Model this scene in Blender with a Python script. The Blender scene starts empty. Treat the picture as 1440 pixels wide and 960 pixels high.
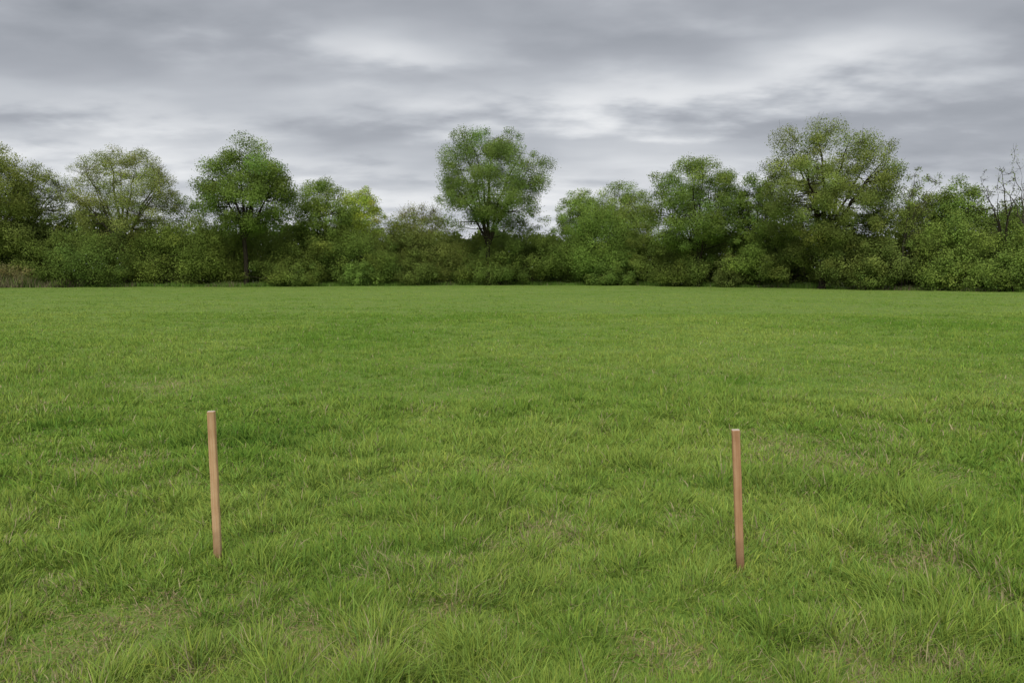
import bpy, math, random
import numpy as np
from mathutils import Vector
R=math.radians
C=bpy.context.scene.collection
rng=np.random.default_rng(7)
random.seed(7)
# ---------------------------------------------------------------- camera model
CAMH=1.6; PITCH=R(5.4); F=1040.0
cp,sp=math.cos(PITCH),math.sin(PITCH)
def ray(px,py):
    a=(px-720)/F; b=(480-py)/F
    return np.array([a, cp+sp*b, -sp+cp*b])
def at(px,py,Y):
    r=ray(px,py); k=Y/r[1]; return np.array([r[0]*k,Y,CAMH+r[2]*k])
def ground_at(px,py):
    r=ray(px,py); k=-CAMH/r[2]; return np.array([r[0]*k,r[1]*k,0.0])
# ---------------------------------------------------------------- helpers
_g={}
def vnoise(x,y,s,seed=0):
    if seed not in _g: _g[seed]=np.random.default_rng(1000+seed).random((256,256))
    G=_g[seed]; x=np.asarray(x)/s+57.3; y=np.asarray(y)/s+91.7
    xi=np.floor(x).astype(int); yi=np.floor(y).astype(int); fx=x-xi; fy=y-yi
    fx=fx*fx*(3-2*fx); fy=fy*fy*(3-2*fy)
    a=G[xi%256,yi%256]; b=G[(xi+1)%256,yi%256]; c=G[xi%256,(yi+1)%256]; d=G[(xi+1)%256,(yi+1)%256]
    return (a*(1-fx)+b*fx)*(1-fy)+(c*(1-fx)+d*fx)*fy
def gz(x,y):
    return (vnoise(x,y,2.2,1)-.5)*.06+(vnoise(x,y,7,2)-.5)*.08
def mk(name,V,polys,mat,parent=None,col=None,smooth=False,nv=None):
    me=bpy.data.meshes.new(name)
    V=np.asarray(V,dtype=np.float32); me.vertices.add(len(V)); me.vertices.foreach_set('co',V.ravel())
    polys=[np.asarray(p,dtype=np.int32) for p in polys if len(p)]
    li=np.concatenate([p.ravel() for p in polys]); tot=np.concatenate([np.full(len(p),p.shape[1],dtype=np.int32) for p in polys])
    st=np.concatenate([[0],np.cumsum(tot)[:-1]]).astype(np.int32)
    me.loops.add(len(li)); me.loops.foreach_set('vertex_index',li)
    me.polygons.add(len(tot)); me.polygons.foreach_set('loop_start',st)
    me.update(calc_edges=True)
    me.polygons.foreach_set('use_smooth',np.full(len(tot),bool(smooth)))
    if col is not None:
        a=me.attributes.new('col','FLOAT_COLOR','POINT')
        cc=np.ones((len(V),4),dtype=np.float32); cc[:,:3]=col; a.data.foreach_set('color',cc.ravel())
    if nv is not None:
        a=me.attributes.new('nv','FLOAT_VECTOR','POINT'); a.data.foreach_set('vector',np.asarray(nv,dtype=np.float32).ravel())
    me.materials.append(mat)
    o=bpy.data.objects.new(name,me); C.objects.link(o)
    if parent: o.parent=parent
    return o
def empty(name,loc,label,cat,group=None):
    o=bpy.data.objects.new(name,None); C.objects.link(o); o.location=loc; o.empty_display_size=.3
    o['label']=label; o['category']=cat
    if group: o['group']=group
    return o
class Tubes:
    def __init__(s): s.V=[]; s.F=[]; s.n=0
    def add(s,P,r,k=6):
        P=np.asarray(P,float); n=len(P); T=np.gradient(P,axis=0); T/=np.linalg.norm(T,axis=1)[:,None]+1e-9
        ref=np.array([1.,0,0]) if abs(T[0,0])<.8 else np.array([0,1.,0])
        A=np.cross(T,ref); A/=np.linalg.norm(A,axis=1)[:,None]+1e-9; B=np.cross(T,A)
        th=np.arange(k)*2*np.pi/k
        r=np.asarray(r,float)
        ring=P[:,None,:]+r[:,None,None]*(A[:,None,:]*np.cos(th)[None,:,None]+B[:,None,:]*np.sin(th)[None,:,None])
        s.V.append(ring.reshape(-1,3))
        i=np.arange(n-1)[:,None]*k; j=np.arange(k)[None,:]; j2=(j+1)%k
        s.F.append(np.stack([i+j,i+j2,i+k+j2,i+k+j],-1).reshape(-1,4)+s.n); s.n+=n*k
    def build(s,name,mat,parent,off):
        return mk(name,np.concatenate(s.V)-off,[np.concatenate(s.F)],mat,parent,smooth=True)
# ---------------------------------------------------------------- materials
def newmat(name):
    m=bpy.data.materials.new(name); m.use_nodes=True; nt=m.node_tree; nt.nodes.clear(); return m,nt,nt.nodes,nt.links
def leafmat(name,trans=.3,up=.5,vec=False):
    m,nt,N,L=newmat(name)
    out=N.new('ShaderNodeOutputMaterial'); mix=N.new('ShaderNodeMixShader'); mix.inputs[0].default_value=trans
    p=N.new('ShaderNodeBsdfDiffuse')
    t=N.new('ShaderNodeBsdfTranslucent'); a=N.new('ShaderNodeAttribute'); a.attribute_name='col'
    gm=N.new('ShaderNodeNewGeometry'); va=N.new('ShaderNodeVectorMath'); va.operation='ADD'; va.inputs[1].default_value=(0,0,up)
    if vec:
        av=N.new('ShaderNodeAttribute'); av.attribute_name='nv'; L.new(av.outputs['Vector'],va.inputs[1])
    vn=N.new('ShaderNodeVectorMath'); vn.operation='NORMALIZE'; L.new(gm.outputs['Normal'],va.inputs[0]); L.new(va.outputs[0],vn.inputs[0])
    L.new(vn.outputs[0],p.inputs['Normal'])
    L.new(a.outputs['Color'],p.inputs['Color']); L.new(a.outputs['Color'],t.inputs['Color'])
    L.new(p.outputs[0],mix.inputs[1]); L.new(t.outputs[0],mix.inputs[2]); L.new(mix.outputs[0],out.inputs[0])
    return m
M_LEAF=leafmat('leaf_green',.30,.5,True); M_GRASS=leafmat('grass_blade',.26,1.2)
def barkmat(name,c1,c2):
    m,nt,N,L=newmat(name)
    out=N.new('ShaderNodeOutputMaterial'); p=N.new('ShaderNodeBsdfDiffuse')
    tc=N.new('ShaderNodeTexCoord'); mp=N.new('ShaderNodeMapping'); mp.inputs['Scale'].default_value=(6,6,1.2)
    n=N.new('ShaderNodeTexNoise'); n.inputs['Scale'].default_value=2; n.inputs['Detail'].default_value=6
    r=N.new('ShaderNodeValToRGB'); r.color_ramp.elements[0].position=.35; r.color_ramp.elements[0].color=(*c1,1); r.color_ramp.elements[1].position=.7; r.color_ramp.elements[1].color=(*c2,1)
    L.new(tc.outputs['Object'],mp.inputs[0]); L.new(mp.outputs[0],n.inputs['Vector']); L.new(n.outputs['Fac'],r.inputs[0]); L.new(r.outputs[0],p.inputs['Color']); L.new(p.outputs[0],out.inputs[0])
    return m
M_BARK=barkmat('bark_dark',(.028,.023,.017),(.075,.062,.045)); M_BARKG=barkmat('bark_grey',(.09,.077,.06),(.18,.16,.125))
# ---------------------------------------------------------------- tree line in plan
LX=np.array([-140,-80,-50,-24.6,0,15,26,39,60,110.]); LY=np.array([66,70,73,80,88,86,72,57,47,40.])
def lineY(x): return np.interp(x,LX,LY)
def Yat(px,back=0):
    y=80.
    for _ in range(12): y=float(lineY((px-720)/F*y))
    return y+back
# ---------------------------------------------------------------- ground
xs=np.concatenate([-np.geomspace(1500,75,12)[:-1],np.arange(-70,70.1,.9),np.geomspace(75,1500,12)])
ys=np.concatenate([-np.geomspace(400,4,8)[:-1],np.arange(-2,100,.8),np.geomspace(104,2500,14)])
GX,GY=np.meshgrid(xs,ys,indexing='ij'); gx,gy=GX.ravel(),GY.ravel()
V=np.stack([gx,gy,gz(gx,gy)],1); nx,ny=len(xs),len(ys)
ii,jj=np.meshgrid(np.arange(nx-1),np.arange(ny-1),indexing='ij'); b=(ii*ny+jj).ravel()
Q=np.stack([b,b+ny,b+ny+1,b+1],1)
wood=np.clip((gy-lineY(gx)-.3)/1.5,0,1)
m,nt,N,L=newmat('meadow_ground')
out=N.new('ShaderNodeOutputMaterial'); p=N.new('ShaderNodeBsdfPrincipled'); p.inputs['Roughness'].default_value=.95; p.inputs['Specular IOR Level'].default_value=.1
tc=N.new('ShaderNodeTexCoord'); n1=N.new('ShaderNodeTexNoise'); n1.inputs['Scale'].default_value=1.1; n1.inputs['Detail'].default_value=8; n1.inputs['Roughness'].default_value=.65
n2=N.new('ShaderNodeTexNoise'); n2.inputs['Scale'].default_value=45; n2.inputs['Detail'].default_value=4
r1=N.new('ShaderNodeValToRGB'); r1.color_ramp.elements[0].position=.35; r1.color_ramp.elements[0].color=(.20,.34,.055,1); r1.color_ramp.elements[1].position=.75; r1.color_ramp.elements[1].color=(.31,.38,.11,1)
mul=N.new('ShaderNodeMixRGB'); mul.blend_type='MULTIPLY'; mul.inputs[0].default_value=.6
r2=N.new('ShaderNodeValToRGB'); r2.color_ramp.elements[0].position=.3; r2.color_ramp.elements[0].color=(.55,.5,.42,1); r2.color_ramp.elements[1].position=.65; r2.color_ramp.elements[1].color=(1,1,1,1)
at_=N.new('ShaderNodeAttribute'); at_.attribute_name='col'
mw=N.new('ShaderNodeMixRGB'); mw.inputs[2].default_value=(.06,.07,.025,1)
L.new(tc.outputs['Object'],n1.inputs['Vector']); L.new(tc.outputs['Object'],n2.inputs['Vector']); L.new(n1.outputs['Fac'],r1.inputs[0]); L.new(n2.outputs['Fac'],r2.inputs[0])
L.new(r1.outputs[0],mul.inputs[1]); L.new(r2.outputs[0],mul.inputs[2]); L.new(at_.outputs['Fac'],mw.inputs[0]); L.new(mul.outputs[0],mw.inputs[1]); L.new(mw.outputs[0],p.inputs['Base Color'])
L.new(p.outputs[0],out.inputs[0])
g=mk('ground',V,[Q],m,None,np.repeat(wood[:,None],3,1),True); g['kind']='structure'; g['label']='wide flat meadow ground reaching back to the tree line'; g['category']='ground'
# ---------------------------------------------------------------- wooden stakes
def wood_mat(name,a,b_,c,foot=.6):
    m,nt,N,L=newmat(name)
    out=N.new('ShaderNodeOutputMaterial'); p=N.new('ShaderNodeBsdfPrincipled'); p.inputs['Roughness'].default_value=.65; p.inputs['Specular IOR Level'].default_value=.25
    tc=N.new('ShaderNodeTexCoord'); mp=N.new('ShaderNodeMapping'); mp.inputs['Scale'].default_value=(70,70,2.0)
    n=N.new('ShaderNodeTexNoise'); n.inputs['Scale'].default_value=1.6; n.inputs['Detail'].default_value=7; n.inputs['Roughness'].default_value=.6; n.inputs['Distortion'].default_value=.6
    r=N.new('ShaderNodeValToRGB'); e=r.color_ramp.elements; e[0].position=.3; e[0].color=(*a,1); e[1].position=.72; e[1].color=(*c,1); q=e.new(.5); q.color=(*b_,1)
    n2=N.new('ShaderNodeTexNoise'); n2.inputs['Scale'].default_value=9; n2.inputs['Detail'].default_value=3
    r2=N.new('ShaderNodeValToRGB'); r2.color_ramp.elements[0].position=.3; r2.color_ramp.elements[0].color=(.80,.76,.74,1); r2.color_ramp.elements[1].position=.6
    sx=N.new('ShaderNodeSeparateXYZ'); L.new(tc.outputs['Object'],sx.inputs[0])
    mr=N.new('ShaderNodeMapRange'); mr.inputs[1].default_value=.03; mr.inputs[2].default_value=.2; mr.inputs[3].default_value=foot; mr.inputs[4].default_value=1
    ad=N.new('ShaderNodeMath'); ad.operation='MULTIPLY_ADD'; ad.inputs[1].default_value=.16; L.new(n2.outputs['Fac'],ad.inputs[0]); L.new(sx.outputs[2],ad.inputs[2]); ad2=N.new('ShaderNodeMath'); ad2.operation='SUBTRACT'; ad2.inputs[1].default_value=.08; L.new(ad.outputs[0],ad2.inputs[0]); L.new(ad2.outputs[0],mr.inputs[0])
    mu=N.new('ShaderNodeMixRGB'); mu.blend_type='MULTIPLY'; mu.inputs[0].default_value=1
    mu2=N.new('ShaderNodeMixRGB'); mu2.blend_type='MULTIPLY'; mu2.inputs[0].default_value=1
    L.new(tc.outputs['Object'],mp.inputs[0]); L.new(mp.outputs[0],n.inputs['Vector']); L.new(tc.outputs['Object'],n2.inputs['Vector']); L.new(n.outputs['Fac'],r.inputs[0]); L.new(n2.outputs['Fac'],r2.inputs[0])
    L.new(r.outputs[0],mu.inputs[1]); L.new(r2.outputs[0],mu.inputs[2]); L.new(mu.outputs[0],mu2.inputs[1]); L.new(mr.outputs[0],mu2.inputs[2]); L.new(mu2.outputs[0],p.inputs['Base Color'])
    bp=N.new('ShaderNodeBump'); bp.inputs['Strength'].default_value=.35; bp.inputs['Distance'].default_value=.0015; L.new(n.outputs['Fac'],bp.inputs['Height']); L.new(bp.outputs[0],p.inputs['Normal']); L.new(p.outputs[0],out.inputs[0])
    return m
M_W=[wood_mat('stake_wood_pale',(.70,.39,.20),(.84,.52,.29),(.91,.65,.40)),wood_mat('stake_wood_red',(.54,.27,.14),(.70,.385,.215),(.80,.50,.30),.42)]
M_END=wood_mat('stake_end_grain',(.7,.56,.42),(.82,.69,.54),(.88,.78,.64),1)
stakes=[]
def stake(px0,py0,px1,py1,half,rot,mat,label,seed):
    base=ground_at(px0,py0); top=at(px1,py1,base[1]-.01)
    base[2]=gz(base[0],base[1]); ax=top-base; H=np.linalg.norm(ax)
    root=empty('wooden_stake',base,label,'stake','wooden stakes driven into the meadow')
    root.rotation_mode='QUATERNION'
    root.rotation_quaternion=Vector(ax).to_track_quat('Z','Y')
    rg=np.random.default_rng(seed)
    pts=[]; rc=half*.34
    for q in range(4):
        c0=(half-rc)*np.array([[1,1],[-1,1],[-1,-1],[1,-1]][q])
        for s in np.linspace(0,np.pi/2,5): pts.append(c0+rc*np.array([math.cos(q*np.pi/2+s),math.sin(q*np.pi/2+s)]))
    pts=np.array(pts); cr_,sr_=math.cos(rot),math.sin(rot); pts=pts@np.array([[cr_,sr_],[-sr_,cr_]]); k=len(pts)
    zz=np.concatenate([[-.25,-.1],np.linspace(0,H-.004,16),[H-.001,H]]); rr=np.ones(len(zz)); rr[0]=.12; rr[1]=.9; rr[-2]=.98; rr[-1]=.93
    V=[]
    for z,r in zip(zz,rr):
        w=rg.normal(0,.0004,2); q=pts*r*(1+rg.normal(0,.008)); V.append(np.column_stack([q+w,np.full(k,z)]))
    V=np.concatenate(V); n=len(zz); i=np.arange(n-1)[:,None]*k; j=np.arange(k)[None,:]; j2=(j+1)%k
    Fq=np.stack([i+j,i+j2,i+k+j2,i+k+j],-1).reshape(-1,4)
    mk('shaft',V,[Fq],mat,root,smooth=True)
    last=V[-k:]; c=last.mean(0)+np.array([0,0,.0012]); inner=c+(last-c)*.6+np.array([0,0,.001])
    VV=np.concatenate([last,inner,[c]]); a=np.arange(k); a2=(a+1)%k
    mk('sawn_end',VV,[np.stack([a,a2,k+a2,k+a],1),np.stack([k+a,k+a2,np.full(k,2*k)],1)],M_END,root)
    stakes.append(base)
stake(307,792,297,578,.0198,R(24),M_W[0],'pale wooden stake at left, slightly taller and leaning a little left',1)
stake(1041,812,1034.5,604,.0198,R(-20),M_W[1],'reddish brown wooden stake at right with a darkened foot',2)
# ---------------------------------------------------------------- meadow grass
DRY=[(150,655,.34),(1165,658,.6),(760,755,.24),(450,888,.22),(1310,800,.28),(90,912,.25),(690,790,.17),(210,875,.22),(1250,760,.2),(1420,858,.18),(960,735,.16),(1330,612,.3),(210,545,.5),(530,945,.2),(1090,630,.35),(940,930,.17),(1180,945,.2),(700,668,.2),(1210,665,.3),(300,945,.15),(1330,930,.17),(620,860,.12),(1060,770,.14)]
DARK=[(355,622,.7),(430,690,.35),(640,715,.3),(540,800,.25),(1120,860,.2),(1290,655,.4),(90,600,.5),(1080,690,.45),(860,840,.2),(300,900,.18)]
def field(lst,x,y):
    o=np.zeros_like(x)
    for i,(px,py,r) in enumerate(lst):
        c=ground_at(px,py); xx=x+(vnoise(x,y,.2,60)-.5)*r*1.8; yy=y+(vnoise(x,y,.2,61)-.5)*r*1.8
        o=np.maximum(o,(.9 if i==0 or lst is DRY else .45)*np.exp(-(((xx-c[0])/r)**2+((yy-c[1])/(r*.8))**2)))
    return o
def sampleD(n,d0,d1,e=.4):
    u=rng.random(n); return (d0**e+u*(d1**e-d0**e))**(1/e)
TS=.17
def grass(n_t,per,d0,d1,levels,scatter=.35,e=.4,wm=1.0):
    d=sampleD(n_t,d0,d1,e); a=(rng.random(n_t)*2-1)
    X=a*(.78*d+.6); Y=d
    keep=Y<lineY(X)+.6; X,Y=X[keep],Y[keep]; n=len(X)
    dist=np.hypot(X,Y)
    sc=np.maximum(dist/3,.8)
    dry=field(DRY,X,Y)*1.05+np.clip((vnoise(X,Y,.24,11)*.6+vnoise(X,Y,1.3,12)*.4-.64)*4,0,1)*.75*np.clip(7/dist,0.03,1)
    dark=field(DARK,X,Y)
    hn=.46*vnoise(X,Y,TS,3)+.22*vnoise(X,Y,.45,9)+.18*vnoise(X,Y,1.3,4)+.14*vnoise(X,Y,4,5)
    th=(.028+.108*np.clip((hn-.30)*1.9,0,1.2)**1.4)*np.exp(rng.normal(0,.25,n))*(1-.5*np.clip(dry,0,1))*(1+.35*dark)
    th*=np.clip(1.05-.010*dist,.5,1)
    dens=np.clip(1.05-.65*np.clip(dry,0,1),.2,1)
    pn=.3*vnoise(X,Y,.4,6)+.32*vnoise(X,Y,2.0,7)+.38*vnoise(X,Y,7,8)
    pn=np.clip((pn-.5)*1.8+.5+rng.normal(0,.14,n),0,1)
    cA=np.array([.200,.365,.048]); cB=np.array([.405,.535,.110]); cD=np.array([.120,.265,.042]); cY=np.array([.64,.55,.31])
    tc_=cA*(1-pn[:,None])+cB*pn[:,None]
    tc_=tc_*(1-.6*dark[:,None])+cD*.6*dark[:,None]
    idx=np.repeat(np.arange(n),per); m=len(idx)
    k=rng.random(m)<dens[idx]; idx=idx[k]; m=len(idx)
    ang=rng.random(m)*2*np.pi; rad=np.sqrt(rng.random(m))*(.026*np.minimum(sc[idx],8)**.75)
    rad=np.where(rng.random(m)<scatter,rad*3.5,rad)
    bx=X[idx]+np.cos(ang)*rad; by=Y[idx]+np.sin(ang)*rad
    ok=np.ones(m,bool)
    for s in stakes: ok&=~((np.abs(bx-s[0])<.03)&(np.abs(by-s[1])<.03))
    bx,by,idx,ang=bx[ok],by[ok],idx[ok],ang[ok]; m=len(idx)
    h=th[idx]*(.45+.8*rng.random(m)); h*=np.where(rng.random(m)<.04,1.5,1)
    for s in stakes:
        near=(np.abs(bx-s[0])<.12)&(by<s[1]+.02)&(by>s[1]-.5); h=np.where(near,np.minimum(h,.075),h)
    lean=np.clip(rng.normal(.58,.38,m),.02,1.6); la=ang+rng.normal(0,1.1,m)
    ep=.03; gxn=(vnoise(bx+ep,by,TS,3)-vnoise(bx-ep,by,TS,3))/(2*ep)*TS; gyn=(vnoise(bx,by+ep,TS,3)-vnoise(bx,by-ep,TS,3))/(2*ep)*TS
    wx=-gxn*.35+(vnoise(bx,by,.3,21)-.5)*.5; wy=-gyn*.35+(vnoise(bx,by,.3,22)-.5)*.5
    dx=np.cos(la)*lean+wx; dy=np.sin(la)*lean+wy
    lean2=np.hypot(dx,dy)
    w=.0019*wm*np.maximum(sc[idx],1)**.8*(.5+1.0*rng.random(m))
    fa=rng.random(m)*np.pi; sxv=np.cos(fa)*w; syv=np.sin(fa)*w
    z0=gz(bx,by)-.004
    ts={4:[0,.38,.74,1],3:[0,.55,1],2:[0,1]}[levels]
    ws={4:[.8,1,.7,0],3:[.9,.85,0],2:[1,0]}[levels]
    droop=np.clip(lean2-.4,0,1)*.5
    rows=[];
    for t,wf in zip(ts,ws):
        cx=bx+dx*h*t*t*.9; cy=by+dy*h*t*t*.9; cz=z0+h*(t-droop*t*t*.8)
        if wf>0: rows+= [np.stack([cx-sxv*wf,cy-syv*wf,cz],1),np.stack([cx+sxv*wf,cy+syv*wf,cz],1)]
        else: rows+=[np.stack([cx,cy,cz],1)]
    nv=len(rows); V=np.stack(rows,1).reshape(-1,3)
    b0=np.arange(m)*nv; quads=[]
    for q in range(len(ts)-2): quads.append(np.stack([b0+2*q,b0+2*q+1,b0+2*q+3,b0+2*q+2],1))
    tri=np.stack([b0+nv-3,b0+nv-2,b0+nv-1],1)
    col=tc_[idx]*(np.exp(rng.normal(0,.15,m))[:,None])
    hue=rng.normal(0,.09,m)[:,None]; col=col*np.concatenate([1+hue,1+hue*.2,1-hue*.4],1)
    pd=np.clip(dry[idx],0,1)*.42+.025*np.clip(10/dist[idx],0,1)*(dist[idx]<28)
    yy=rng.random(m)<pd; col=np.where(yy[:,None],cY*(.55+.6*rng.random(m))[:,None],col)
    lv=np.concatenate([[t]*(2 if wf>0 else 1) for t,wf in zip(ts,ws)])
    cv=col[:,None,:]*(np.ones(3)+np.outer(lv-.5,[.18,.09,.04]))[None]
    return V,quads,tri,np.clip(cv.reshape(-1,3),0,.9)
parts=[grass(40000,14,2.0,9,4),grass(40000,11,9,28,3,wm=.8),grass(40000,8,28,92,2,wm=.9)]
Vs=[];Qs=[];Ts=[];Cs=[];n0=0
for V,q,t,c in parts:
    Vs.append(V);Cs.append(c); Qs+= [x+n0 for x in q]; Ts.append(t+n0); n0+=len(V)
n=80000; d=sampleD(n,2,14); X=(rng.random(n)*2-1)*(.78*d+.6); Y=d
fd=field(DRY,X,Y); k=rng.random(n)<.15+.85*fd; X,Y=X[k],Y[k]; n=len(X)
a=rng.random(n)*2*np.pi; l=.03+.08*rng.random(n); w=.0015*np.maximum(Y/3,1); z=gz(X,Y)+.006+.03*rng.random(n)
ex,ey=np.cos(a)*l,np.sin(a)*l; sx_,sy_=-np.sin(a)*w,np.cos(a)*w; zt=z+rng.normal(.004,.012,n)
V=np.stack([np.stack([X-sx_,Y-sy_,z],1),np.stack([X+sx_,Y+sy_,z],1),np.stack([X+ex,Y+ey,zt],1)],1).reshape(-1,3)
cc=np.array([.62,.45,.24])*(.35+.8*rng.random(n))[:,None]; cc=np.repeat(cc,3,0)
Vs.append(V);Cs.append(cc);Ts.append(np.arange(n*3).reshape(-1,3)+n0)
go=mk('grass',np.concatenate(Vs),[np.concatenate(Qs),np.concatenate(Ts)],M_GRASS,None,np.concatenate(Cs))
go['kind']='stuff'; go['label']='uneven green meadow grass in tufts with dry straw patches'; go['category']='grass'
# ---------------------------------------------------------------- foliage
LB=2.65; TINT=np.array([1.08,1.0,.80])
def foliage(cen,rad,nleaf,size,col,rg,cvar=.18,flat=.75,ctr=None):
    cen=np.asarray(cen); rad=np.asarray(rad); w=rad**2; w/=w.sum()
    idx=rg.choice(len(cen),nleaf,p=w)
    d=rg.normal(0,1,(nleaf,3)); d/=np.linalg.norm(d,axis=1)[:,None]
    r=rad[idx]*np.minimum(rg.random(nleaf)**.5*1.05+np.abs(rg.normal(0,.08,nleaf)),1.3); r*=np.where(rg.random(nleaf)<.22,1.25,1); d2=d.copy(); d2[:,2]*=flat
    P=cen[idx]+d2*r[:,None]
    if ctr is None: ctr=cen.mean(0)
    outw=P-ctr; outw/=np.linalg.norm(outw,axis=1)[:,None]+1e-6
    nrm=rg.normal(0,.75,(nleaf,3))+np.array([0,0,.4])+outw*.5; nrm/=np.linalg.norm(nrm,axis=1)[:,None]
    nv=d*1.3+outw*.9+np.array([0,-.2,.8])
    t=np.cross(nrm,rg.normal(0,1,(nleaf,3))); t/=np.linalg.norm(t,axis=1)[:,None]; b=np.cross(nrm,t)
    s=size*(.55+.8*rg.random(nleaf)); 
    tt=t*s[:,None]; bb=b*(s*.5)[:,None]; nn=nrm*(s*.12)[:,None]
    V=np.stack([P-tt*.5,P+bb-nn,P+tt*.55,P-bb-nn],1).reshape(-1,3)
    b0=np.arange(nleaf)*4; Fq=np.stack([b0,b0+1,b0+2,b0+3],1)
    cl=np.exp(rg.normal(0,cvar,len(cen)))[idx]*np.exp(rg.normal(0,.05,nleaf))
    hue=(rg.normal(0,.05,len(cen))[idx]+rg.normal(0,.02,nleaf))[:,None]
    cc=np.array(col)*TINT*LB*cl[:,None]*np.concatenate([1+hue,1+.15*hue,1-.3*hue],1)
    return V,Fq,np.repeat(np.clip(cc,0,.85),4,0),np.repeat(nv,4,0)
def bez(a,b,c,n): 
    t=np.linspace(0,1,n)[:,None]; return (1-t)**2*a+2*t*(1-t)*b+t*t*c
NL=0
def tree(label,pxL,pxR,pyT,pyB,Y,tpx,fpy,col,dens=1.0,leaf=.15,nl=6,seed=0,group='trees standing along the far edge of the meadow',name='tree',trad=.32,bark=None,twigs=3,cvar=.15,flat=.8,cat='tree',cr=.19,ncl=None):
    global NL
    rg=np.random.default_rng(500+seed); bark=bark or M_BARK; leaf=leaf*.82
    A=at(pxL-2,pyT-3,Y); B=at(pxR+2,pyB,Y); cx=(A[0]+B[0])/2; zt,zb=A[2],B[2]
    RX=(B[0]-A[0])/2; RZ=(zt-zb)/2; rmin=min(RX,RZ*1.15); cl_r=cr*rmin*.92
    rx=RX-cl_r*.75; rz=RZ-cl_r*.6; ry=rx*.85; cen=np.array([cx,Y,(zt+zb)/2])
    if ncl is None: ncl=int(np.clip(RX*RZ/(cl_r**2)*3.2,80,340))
    bx=at(tpx,400,Y)[0]; base=np.array([bx,Y,gz(bx,Y)]); 
    zf=at(tpx,fpy,Y)[2]; fork=np.array([bx+rg.normal(0,.15),Y+rg.normal(0,.2),zf])
    root=empty(name,base,label,cat,group)
    T=Tubes(); tp=bez(base-[0,0,.2],(base+fork)/2+[rg.normal(0,.15),0,0],fork,7)
    fl=np.linspace(1.0,.78,7); fl[0]=1.5; T.add(tp,trad*fl,9); T.build('trunk',bark,root,base)
    c=[];rad=[]
    a0=rg.random()*6.28; no=int(ncl*.66); ga=math.pi*(3-5**.5)
    for i in range(ncl):
        if i<no:
            zz=1-2*(i+.5)/no; q_=math.sqrt(1-zz*zz); v=np.array([math.cos(ga*i+a0)*q_,math.sin(ga*i+a0)*q_,zz])+rg.normal(0,.10,3); v/=np.linalg.norm(v); rr=.78+.22*rg.random()
        else:
            v=rg.normal(0,1,3); v/=np.linalg.norm(v); rr=.2+.65*rg.random()**.5
        lump=.955+.06*math.sin(3*math.atan2(v[1],v[0])+a0+2*v[2])+.055*rg.normal()
        if v[2]<-.2: rr*=.97+.06*rg.normal()
        c.append(cen+v*rr*lump*np.array([rx,ry,rz])); rad.append(cl_r*(.55+.85*rg.random()))
    c=np.array(c); rad=np.array(rad)
    limbs=[]
    for i in range(nl):
        az=a0+i*2*np.pi/nl+rg.normal(0,.25); el=rg.uniform(.15,.9) if i>0 else 1.35
        tgt=cen+np.array([math.cos(az)*math.cos(el)*rx,math.sin(az)*math.cos(el)*ry,math.sin(el)*rz])*.85
        mid=fork+(tgt-fork)*np.array([.35,.35,.6])+rg.normal(0,.25,3)
        P=bez(fork-[0,0,.15],mid,tgt,10); P[2:-1]+=rg.normal(0,.07,(7,3)); 
        r=trad*(.66 if i==0 else .54)*np.linspace(1,.14,10); limbs.append((P,r,Tubes()))
        limbs[-1][2].add(P,r,7)
    for q,rq in zip(c,rad):
        best=None
        for li,(P,r,tb) in enumerate(limbs):
            dd=np.linalg.norm(P-q,axis=1)+np.where(P[:,2]>q[2]+.2,2.,0)+np.where(np.arange(10)<2,1,0)
            k=int(dd.argmin()); 
            if best is None or dd[k]<best[0]: best=(dd[k],li,k)
        _,li,k=best; P,r,tb=limbs[li]; s=P[k]; L_=np.linalg.norm(q-s)
        pp=bez(s,(s+q)/2+np.array([0,0,-.08*L_])+rg.normal(0,.08*L_,3),q,5)
        tb.add(pp,np.linspace(min(r[k]*.6,.06),.014,5),4)
        for _ in range(twigs):
            dv=rg.normal(0,1,3)+(q-cen)/max(rx,rz)*.9+np.array([0,0,.5]); dv/=np.linalg.norm(dv); ln=min(rq,1.1)*rg.uniform(.8,1.6)
            s0=pp[rg.integers(2,5)]; e=s0+dv*ln; tb.add(np.stack([s0,(s0+e)/2+rg.normal(0,.06,3)*ln,e]),[.016,.011,.005],3)
    for P,r,tb in limbs: tb.build('limb',bark,root,base)
    nleaf=int(dens*math.pi*RX*RZ*6.4/(leaf*leaf*.58)); NL+=nleaf
    if nleaf>30:
        V,Fq,cc,nv=foliage(c,rad,nleaf,leaf,col,rg,cvar,flat,ctr=cen-[0,0,rz*.4]); mk('crown',V-base,[Fq],M_LEAF,root,cc,nv=nv)
    return root
DG=(.092,.143,.035); MG=(.108,.163,.042); OL=(.112,.156,.045); LO=(.145,.182,.062); YG=(.20,.27,.055); BG=(.118,.20,.045); DO=(.098,.138,.036)
tree('yellowish green tree cut by the left edge of the photo',-110,66,190,372,Yat(0,3),-15,360,(.132,.168,.05),.8,.135,6,seed=1)
tree('thin open tree with forked stem, second from the left edge',8,102,224,355,Yat(50,5),40,330,(.125,.165,.050),.42,.12,5,seed=2,trad=.2,twigs=5,bark=M_BARKG)
tree('broad rounded tree with thin spring leaf and pale grey branches showing through, at left',84,262,201,360,Yat(170,5),178,355,LO,.5,.11,9,seed=3,trad=.28,twigs=6,bark=M_BARKG,cvar=.10,cr=.13)
tree('dark green full crowned tree on a bare dark trunk, left of centre',265,430,197,344,Yat(345,.5),346,338,(.088,.136,.036),.95,.14,7,seed=4,trad=.27,twigs=1,cr=.18,cvar=.18)
tree('mid green tree with uneven top, right of the dark trunked tree',405,502,248,375,Yat(450,4),455,360,MG,.85,.135,5,seed=5,trad=.2,cr=.22)
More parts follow.
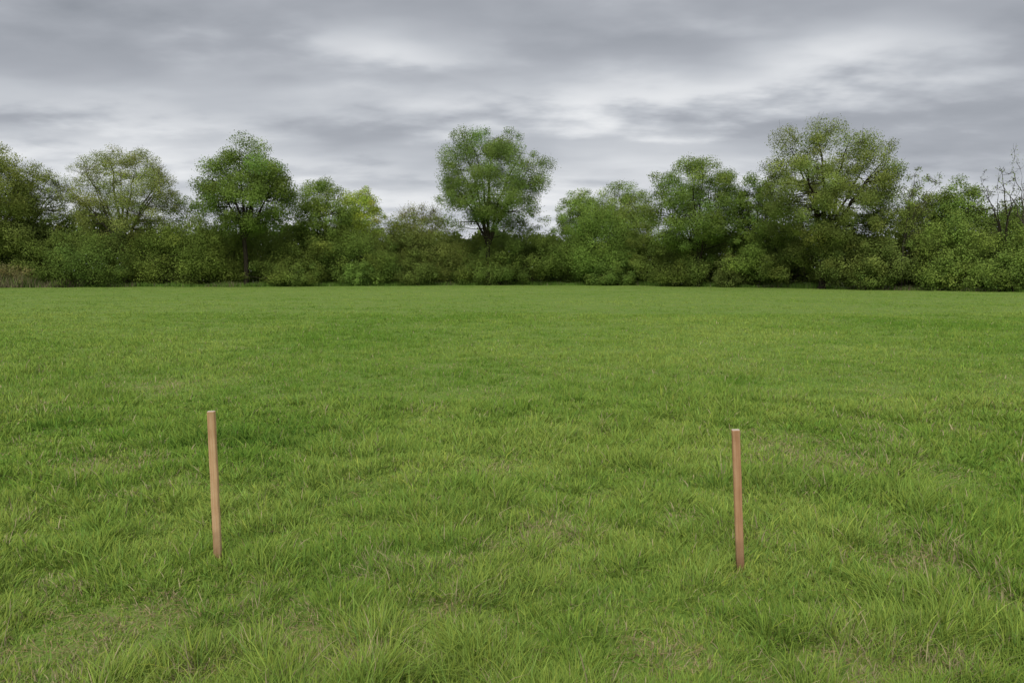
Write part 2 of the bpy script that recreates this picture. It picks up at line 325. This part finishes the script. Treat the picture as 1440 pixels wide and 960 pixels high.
tree('bright yellow green tree top between two darker trees',468,545,262,360,Yat(500,8),505,350,YG,.85,.14,5,seed=6,trad=.2,cr=.22)
tree('low brownish twiggy tree nearly out of leaf, left of the tallest centre tree',540,635,282,375,Yat(585,8),585,360,(.125,.14,.058),.32,.12,7,seed=7,trad=.16,twigs=8,bark=M_BARKG,name='bare_tree',cr=.2)
tree('tall rounded tree with forked dark trunk in the centre of the tree line',600,776,174,342,Yat(685,0),687,346,(.100,.152,.046),.74,.125,9,seed=28,trad=.30,twigs=2,cr=.155)
tree('small pale green tree peeping above the bright bushes right of centre',780,852,266,360,Yat(815,7),818,350,(.135,.20,.055),.85,.135,5,seed=9,trad=.18,cr=.23)
tree('light green tree with a flat knobbly top, left of the round many stemmed tree',828,925,253,370,Yat(870,9),872,360,(.128,.182,.055),.85,.135,5,seed=10,trad=.2,cr=.22)
tree('round green tree with several slender stems, right of centre',902,1052,211,374,Yat(985,0),982,380,(.100,.153,.042),.78,.125,9,seed=11,trad=.24,twigs=2,cr=.16)
tree('narrow mid green tree between the round tree and the widest tree',1028,1096,242,380,Yat(1062,4),1062,370,DG,.85,.135,5,seed=12,trad=.18,cr=.24)
tree('widest tree of the line, olive green with spreading dark limbs, at right',1058,1270,171,364,Yat(1158,0),1156,360,(.112,.150,.046),.72,.115,11,seed=13,trad=.34,twigs=3,cvar=.13,cr=.13)
tree('leafless forked tree leaning over green scrub right of the widest tree',1262,1325,230,330,Yat(1285,2),1268,345,OL,.05,.12,6,seed=14,trad=.09,twigs=6,bark=M_BARKG,name='bare_tree',cr=.14,ncl=40)
tree('low rounded green tree behind the bright scrub at right',1308,1392,252,365,Yat(1345,6),1348,355,MG,.85,.125,5,seed=15,trad=.18,cr=.22)
tree('small olive tree just left of the leafless trees at right',1258,1332,264,365,Yat(1300,7),1300,355,OL,.85,.125,5,seed=16,trad=.16,cr=.23)
tree('leafless dark branched tree near the right edge',1362,1440,222,345,Yat(1400,1),1412,350,OL,.012,.12,6,seed=17,trad=.11,twigs=5,name='bare_tree',cr=.13,ncl=32)
tree('tallest leafless tree cut by the right edge of the photo',1400,1500,194,340,Yat(1440,3),1446,350,OL,.012,.12,6,seed=18,trad=.12,twigs=5,bark=M_BARKG,name='bare_tree',cr=.13,ncl=36)
tree('low green tree behind the leafless trees at the right edge',1375,1500,278,372,Yat(1430,6),1430,360,(.095,.145,.04),.85,.125,6,seed=19,cr=.2)
# ---------------------------------------------------------------- shrubs
def shrub(label,px0,px1,pyT,back,col,dens=1,leaf=.115,seed=0,name='shrub',group='shrubs along the foot of the tree line',cvar=.15):
    global NL
    rg=np.random.default_rng(900+seed); Y=Yat((px0+px1)/2,back)+.5
    A=at(px0,pyT,Y); B=at(px1,pyT,Y); w=(B[0]-A[0])/2*1.15; h=A[2]; cx=(A[0]+B[0])/2; dep=min(w*.8,3.0)
    base=np.array([cx,Y,gz(cx,Y)]); root=empty(name,base,label,'shrub',group)
    ncl=int(34+w*h*2.8); c=[];rad=[]; a0=rg.random()*6
    cz=h*.36
    for i in range(ncl):
        v=rg.normal(0,1,3); v/=np.linalg.norm(v); rr=.4+.55*rg.random()**.5
        lump=.88+.16*math.sin(4*v[0]+a0)+.11*rg.normal()
        q=np.array([cx+v[0]*rr*lump*w*(1.2 if v[2]<0 else 1),Y+v[1]*rr*dep,cz+v[2]*rr*lump*(h-cz if v[2]>0 else cz)])
        q[2]=max(q[2],.3); c.append(q); rad.append((.12*min(w,h)+.2)*(.5+1.0*rg.random()))
    for i in range(int(8+w*3)):
        x=rg.uniform(-1,1); z=cz+(h-cz)*math.sqrt(1-x*x)*rg.uniform(.75,1.08); c.append(np.array([cx+x*w,Y+rg.normal(0,dep*.35),z])); rad.append(.3+.35*rg.random())
    n=int(dens*(w*2*h)*3.8/(leaf*leaf*.58))+500; NL+=n
    V,Fq,cc,nv=foliage(c,rad,n,leaf,col,rg,cvar,.85,ctr=base); V[:,2]=np.maximum(V[:,2],base[2]+.02)
    mk('foliage',V-base,[Fq],M_LEAF,root,cc,nv=nv)
    for i in range(4):
        T=Tubes(); q=c[rg.integers(0,ncl)]; s=base+np.array([rg.normal(0,w*.18),rg.normal(0,.3),-.1]); T.add(bez(s,(s+q)/2+[0,0,h*.15],q,6),np.linspace(.07,.02,6),5)
        for _ in range(4):
            q2=c[rg.integers(0,ncl)]; m_=bez(s,(s+q)/2+[0,0,h*.15],q,6)[3]; T.add(bez(m_,(m_+q2)/2+rg.normal(0,.2,3),q2,5),np.linspace(.035,.012,5),4)
        T.build('stem',M_BARK,root,base)
SH=[('yellow green bush cut by the left edge of the photo',-60,38,312,2.5,OL,1),
('rich dark green domed bush under the broad thin leaved tree',60,170,326,0,(.082,.126,.034),1),
('low dark bush in the gap near the left edge',22,88,335,3,DO,1),
('wide olive bush between the domed dark bush and the dark trunk',155,322,306,1.5,(.095,.138,.035),1),
('tall olive bush behind the gap left of the dark trunked tree',218,305,280,4,(.10,.145,.04),1),
('dark bush behind and right of the bare dark trunk',350,465,318,2,DO,1),
('dim bush filling the gap left of the bare dark trunk',280,348,320,2.5,DO,1),
('green bush below the bright yellow green tree',435,550,304,2,(.092,.14,.036),1),
('low bright green bush at the field edge left of centre',478,528,370,-.6,(.095,.155,.04),1),
('brownish olive thicket below the twiggy leafless tree',530,650,305,2,(.10,.13,.04),1),
('dark bush around the foot of the tall centre tree',622,715,336,1,DO,1),
('big dark green domed bush right of the centre trunk',704,796,308,0,(.082,.124,.033),1),
('low mid green bush in front of the centre trunk',650,722,354,-.6,(.084,.13,.035),1),
('large bright green bush right of the tall centre tree',780,910,278,1,(.104,.168,.042),1),
('low bright green bush at the foot of the large bright bush',828,888,358,-.8,(.10,.16,.042),1),
('small dark bush in the hollow between two bright bushes',880,950,312,1.5,DO,1),
('olive thicket around the slender stems of the round tree',908,1062,336,0.8,(.092,.132,.036),1),
('tall dark bush left of the widest tree',1036,1126,300,2,DG,1),
('low olive bush under the left limbs of the widest tree',1074,1158,336,.5,(.094,.13,.036),1),
('olive bush under the right limbs of the widest tree',1162,1266,306,1,(.097,.13,.038),1),
('tangled olive bush beneath the leaning leafless tree',1228,1316,290,.9,(.10,.138,.042),1),
('low dark green bush at the field edge right of the widest trunk',1200,1256,374,-.6,(.078,.118,.032),1),
('bright green spreading bush at right',1285,1398,304,1,(.108,.162,.042),1),
('low light green bush in front of the bright spreading bush',1318,1378,350,-.5,(.112,.165,.045),1),
('dark green bush at the right edge near the ground',1388,1450,358,-.5,(.078,.12,.032),1),
('mid green bush below the leafless trees at the right edge',1375,1500,314,1.5,MG,1),
('small brownish bush in the shade left of the dark domed bush',-10,62,376,.8,(.125,.12,.06),.7),
('low green bush at the field edge right of the dark trunk',358,440,362,-.3,(.088,.13,.034),1),
('low pale bush at the field edge right of the round tree stems',1000,1062,362,-.2,(.094,.127,.04),1),
('low dark bush below the olive thicket left of centre',545,622,352,0,(.083,.118,.033),1),
]
for i,s in enumerate(SH): shrub(*s,seed=i)
print('leaves',NL)
# ---------------------------------------------------------------- woodland mass behind
n=340000; X=rng.uniform(-90,70,n); dep=rng.random(n)
top=np.interp(X,[-90,-60,-30,0,15,40,70],[7.2,7.2,6.9,6.3,6.7,6.2,6])+2.6*(vnoise(X,X*0,5,31)-.5)+1.8*(vnoise(X,X*0,1.7,32)-.5)+.8*(vnoise(X,X*0,.6,36)-.5)
Z=rng.random(n)**.8*top*(.68+.34*vnoise(X,dep*9,2,33)); Y=lineY(X)+3.0+dep*7+(vnoise(X,Z,2,34)-.5)*2.4+Z*.12
P=np.stack([X,Y,Z+.1],1); nrm=rng.normal(0,.8,(n,3))+np.array([0,-.5,.4]); nrm/=np.linalg.norm(nrm,axis=1)[:,None]
t=np.cross(nrm,rng.normal(0,1,(n,3))); t/=np.linalg.norm(t,axis=1)[:,None]; b=np.cross(nrm,t); s=(.15+.27*dep)*(.6+.8*rng.random(n))
V=np.stack([P-t*s[:,None]*.5,P+b*s[:,None]*.36,P+t*s[:,None]*.5,P-b*s[:,None]*.36],1).reshape(-1,3)
cc=np.array([.28,.37,.09])*np.exp(rng.normal(0,.08,n)+(vnoise(X,Z*2,2.5,35)-.5)*.6)[:,None]
nv=np.stack([(vnoise(X,Z,1.6,37)-.5)*2.2,np.full(n,-.7),.7+(vnoise(X,Z,1.6,38)-.4)*1.6],1)
wo=mk('woodland',V,[np.arange(n*4).reshape(-1,4)],M_LEAF,None,np.repeat(cc,4,0),nv=np.repeat(nv,4,0)); wo['kind']='stuff'; wo['label']='dim mass of woodland foliage behind the front trees and shrubs'; wo['category']='woodland'
n=34000; X=rng.uniform(-62,48,n); fl_=(X<-43)&(X>-60); Y=lineY(X)+rng.uniform(-.5,1.6,n); hb=np.where(fl_,1.25,.42)*(.3+1.0*vnoise(X,Y,1.4,41))*(.6+.8*rng.random(n))
z=gz(X,Y); a=rng.random(n)*6.28; w=.03; lx=rng.normal(0,.3,n)*hb; ly=rng.normal(0,.3,n)*hb
V=np.stack([np.stack([X-w*np.cos(a),Y-w*np.sin(a),z],1),np.stack([X+w*np.cos(a),Y+w*np.sin(a),z],1),np.stack([X+lx,Y+ly,z+hb],1)],1).reshape(-1,3)
br=np.clip(fl_*.6+((X>30)&(X<38))*.4+(vnoise(X,Y,3,42)>.75)*.25+.04,0,1)>rng.random(n)
cc=np.where(br[:,None],np.array([.32,.28,.16]),np.array([.18,.31,.055]))*np.exp(rng.normal(0,.2,n))[:,None]
tg=mk('tall_grass',V,[np.arange(n*3).reshape(-1,3)],M_GRASS,None,np.repeat(cc,3,0)); tg['kind']='stuff'; tg['label']='rough taller grass and dry stalks along the foot of the wood'; tg['category']='grass'
# ---------------------------------------------------------------- world: overcast sky
SE,SR=R(50),R(195)
w=bpy.data.worlds.new('World'); bpy.context.scene.world=w; w.use_nodes=True; nt=w.node_tree; N=nt.nodes; L=nt.links; N.clear()
def M(op,a,b_=None,c=None):
    n=N.new('ShaderNodeMath'); n.operation=op
    for i,v in enumerate((a,b_,c)):
        if v is None: continue
        if isinstance(v,(int,float)): n.inputs[i].default_value=v
        else: L.new(v,n.inputs[i])
    return n.outputs[0]
tc=N.new('ShaderNodeTexCoord'); sx=N.new('ShaderNodeSeparateXYZ'); L.new(tc.outputs['Generated'],sx.inputs[0])
x,y,z=sx.outputs
zc=M('ADD',M('MAXIMUM',z,0.0),.17); u=M('DIVIDE',x,zc); v=M('DIVIDE',y,zc)
def comb(a,b_,c=0.0):
    n=N.new('ShaderNodeCombineXYZ')
    for i,q in enumerate((a,b_,c)):
        if isinstance(q,(int,float)): n.inputs[i].default_value=q
        else: L.new(q,n.inputs[i])
    return n.outputs[0]
def noise(vec,sc,det,ro,di=0):
    n=N.new('ShaderNodeTexNoise'); n.inputs['Scale'].default_value=sc; n.inputs['Detail'].default_value=det; n.inputs['Roughness'].default_value=ro; n.inputs['Distortion'].default_value=di; L.new(vec,n.inputs['Vector']); return n.outputs['Fac']
P2=comb(M('MULTIPLY',u,.6),M('ADD',v,2.4))
nA=noise(P2,1.5,4,.46,0); nB=noise(comb(M('MULTIPLY',M('ADD',u,7.),.7),v),4.4,4,.5,0)
wx=M('MULTIPLY_ADD',M('SUBTRACT',nA,.5),.20,x); wz=M('MULTIPLY_ADD',M('SUBTRACT',nB,.5),.10,z)
val=M('ADD',M('MULTIPLY',nA,.75),M('MULTIPLY',nB,.52)); val=M('SUBTRACT',val,.095)
def blob(px,py,wpx,hpx,amp):
    global val
    r=ray(px,py); r=r/np.linalg.norm(r)
    a=M('DIVIDE',M('SUBTRACT',wx,float(r[0])),wpx/F); b_=M('DIVIDE',M('SUBTRACT',wz,float(r[2])),hpx/F)
    e=M('EXPONENT',M('MULTIPLY',M('ADD',M('MULTIPLY',a,a),M('MULTIPLY',b_,b_)),-1.0))
    e=M('MULTIPLY',e,M('GREATER_THAN',y,0.0)); val=M('MULTIPLY_ADD',e,amp,val)
blob(100,150,360,26,.20); blob(300,75,420,42,-.15); blob(590,75,85,24,.20); blob(820,132,230,26,.20); blob(1180,75,100,30,.28)
blob(1420,120,150,70,-.07); blob(720,0,1000,38,-.12); blob(500,230,340,20,.10); blob(560,285,340,28,.16); blob(480,180,220,18,-.10); blob(980,190,320,15,-.08); blob(60,210,200,18,.08); blob(1050,128,200,20,.12); blob(860,250,300,18,.09); blob(950,60,160,22,-.10)
hb_=M('MULTIPLY',M('SUBTRACT',.16,M('MINIMUM',M('MAXIMUM',z,0.),.30)),.60); val=M('ADD',val,hb_)
cr=N.new('ShaderNodeValToRGB'); e=cr.color_ramp.elements; e[0].position=.22; e[0].color=(.29,.312,.35,1); e[1].position=.95; e[1].color=(.92,.93,.94,1)
for p_,c_ in ((.42,(.40,.422,.465)),(.55,(.525,.55,.592)),(.72,(.72,.74,.77))): q=e.new(p_); q.color=(*c_,1)
L.new(val,cr.inputs[0])
b1=N.new('ShaderNodeBackground'); L.new(cr.outputs[0],b1.inputs[0]); b1.inputs[1].default_value=1.0
sk=N.new('ShaderNodeTexSky'); sk.sky_type='NISHITA'; sk.sun_disc=False; sk.sun_elevation=SE; sk.sun_rotation=SR
b2=N.new('ShaderNodeBackground'); L.new(sk.outputs[0],b2.inputs[0]); b2.inputs[1].default_value=.06
mx=N.new('ShaderNodeMixShader'); mx.inputs[0].default_value=.03; L.new(b1.outputs[0],mx.inputs[1]); L.new(b2.outputs[0],mx.inputs[2])
wo_=N.new('ShaderNodeOutputWorld'); L.new(mx.outputs[0],wo_.inputs[0])
sl=bpy.data.lights.new('sun','SUN'); sl.energy=1.5; sl.angle=R(25); sl.color=(1,.97,.92); so=bpy.data.objects.new('sun',sl); C.objects.link(so)
dirv=Vector((math.sin(SR)*math.cos(SE),math.cos(SR)*math.cos(SE),math.sin(SE)))
so.rotation_euler=dirv.to_track_quat('Z','Y').to_euler(); so.location=(0,-5,20)
# ---------------------------------------------------------------- camera
cd=bpy.data.cameras.new('camera'); cd.sensor_width=36; cd.lens=F/1440*36; cd.clip_end=5000; cd.clip_start=.05
co=bpy.data.objects.new('camera',cd); C.objects.link(co); co.location=(0,0,CAMH); co.rotation_euler=(R(90)-PITCH,0,0)
sc=bpy.context.scene; sc.camera=co
sc.view_settings.view_transform='Standard'; sc.view_settings.look='None'; sc.view_settings.exposure=0
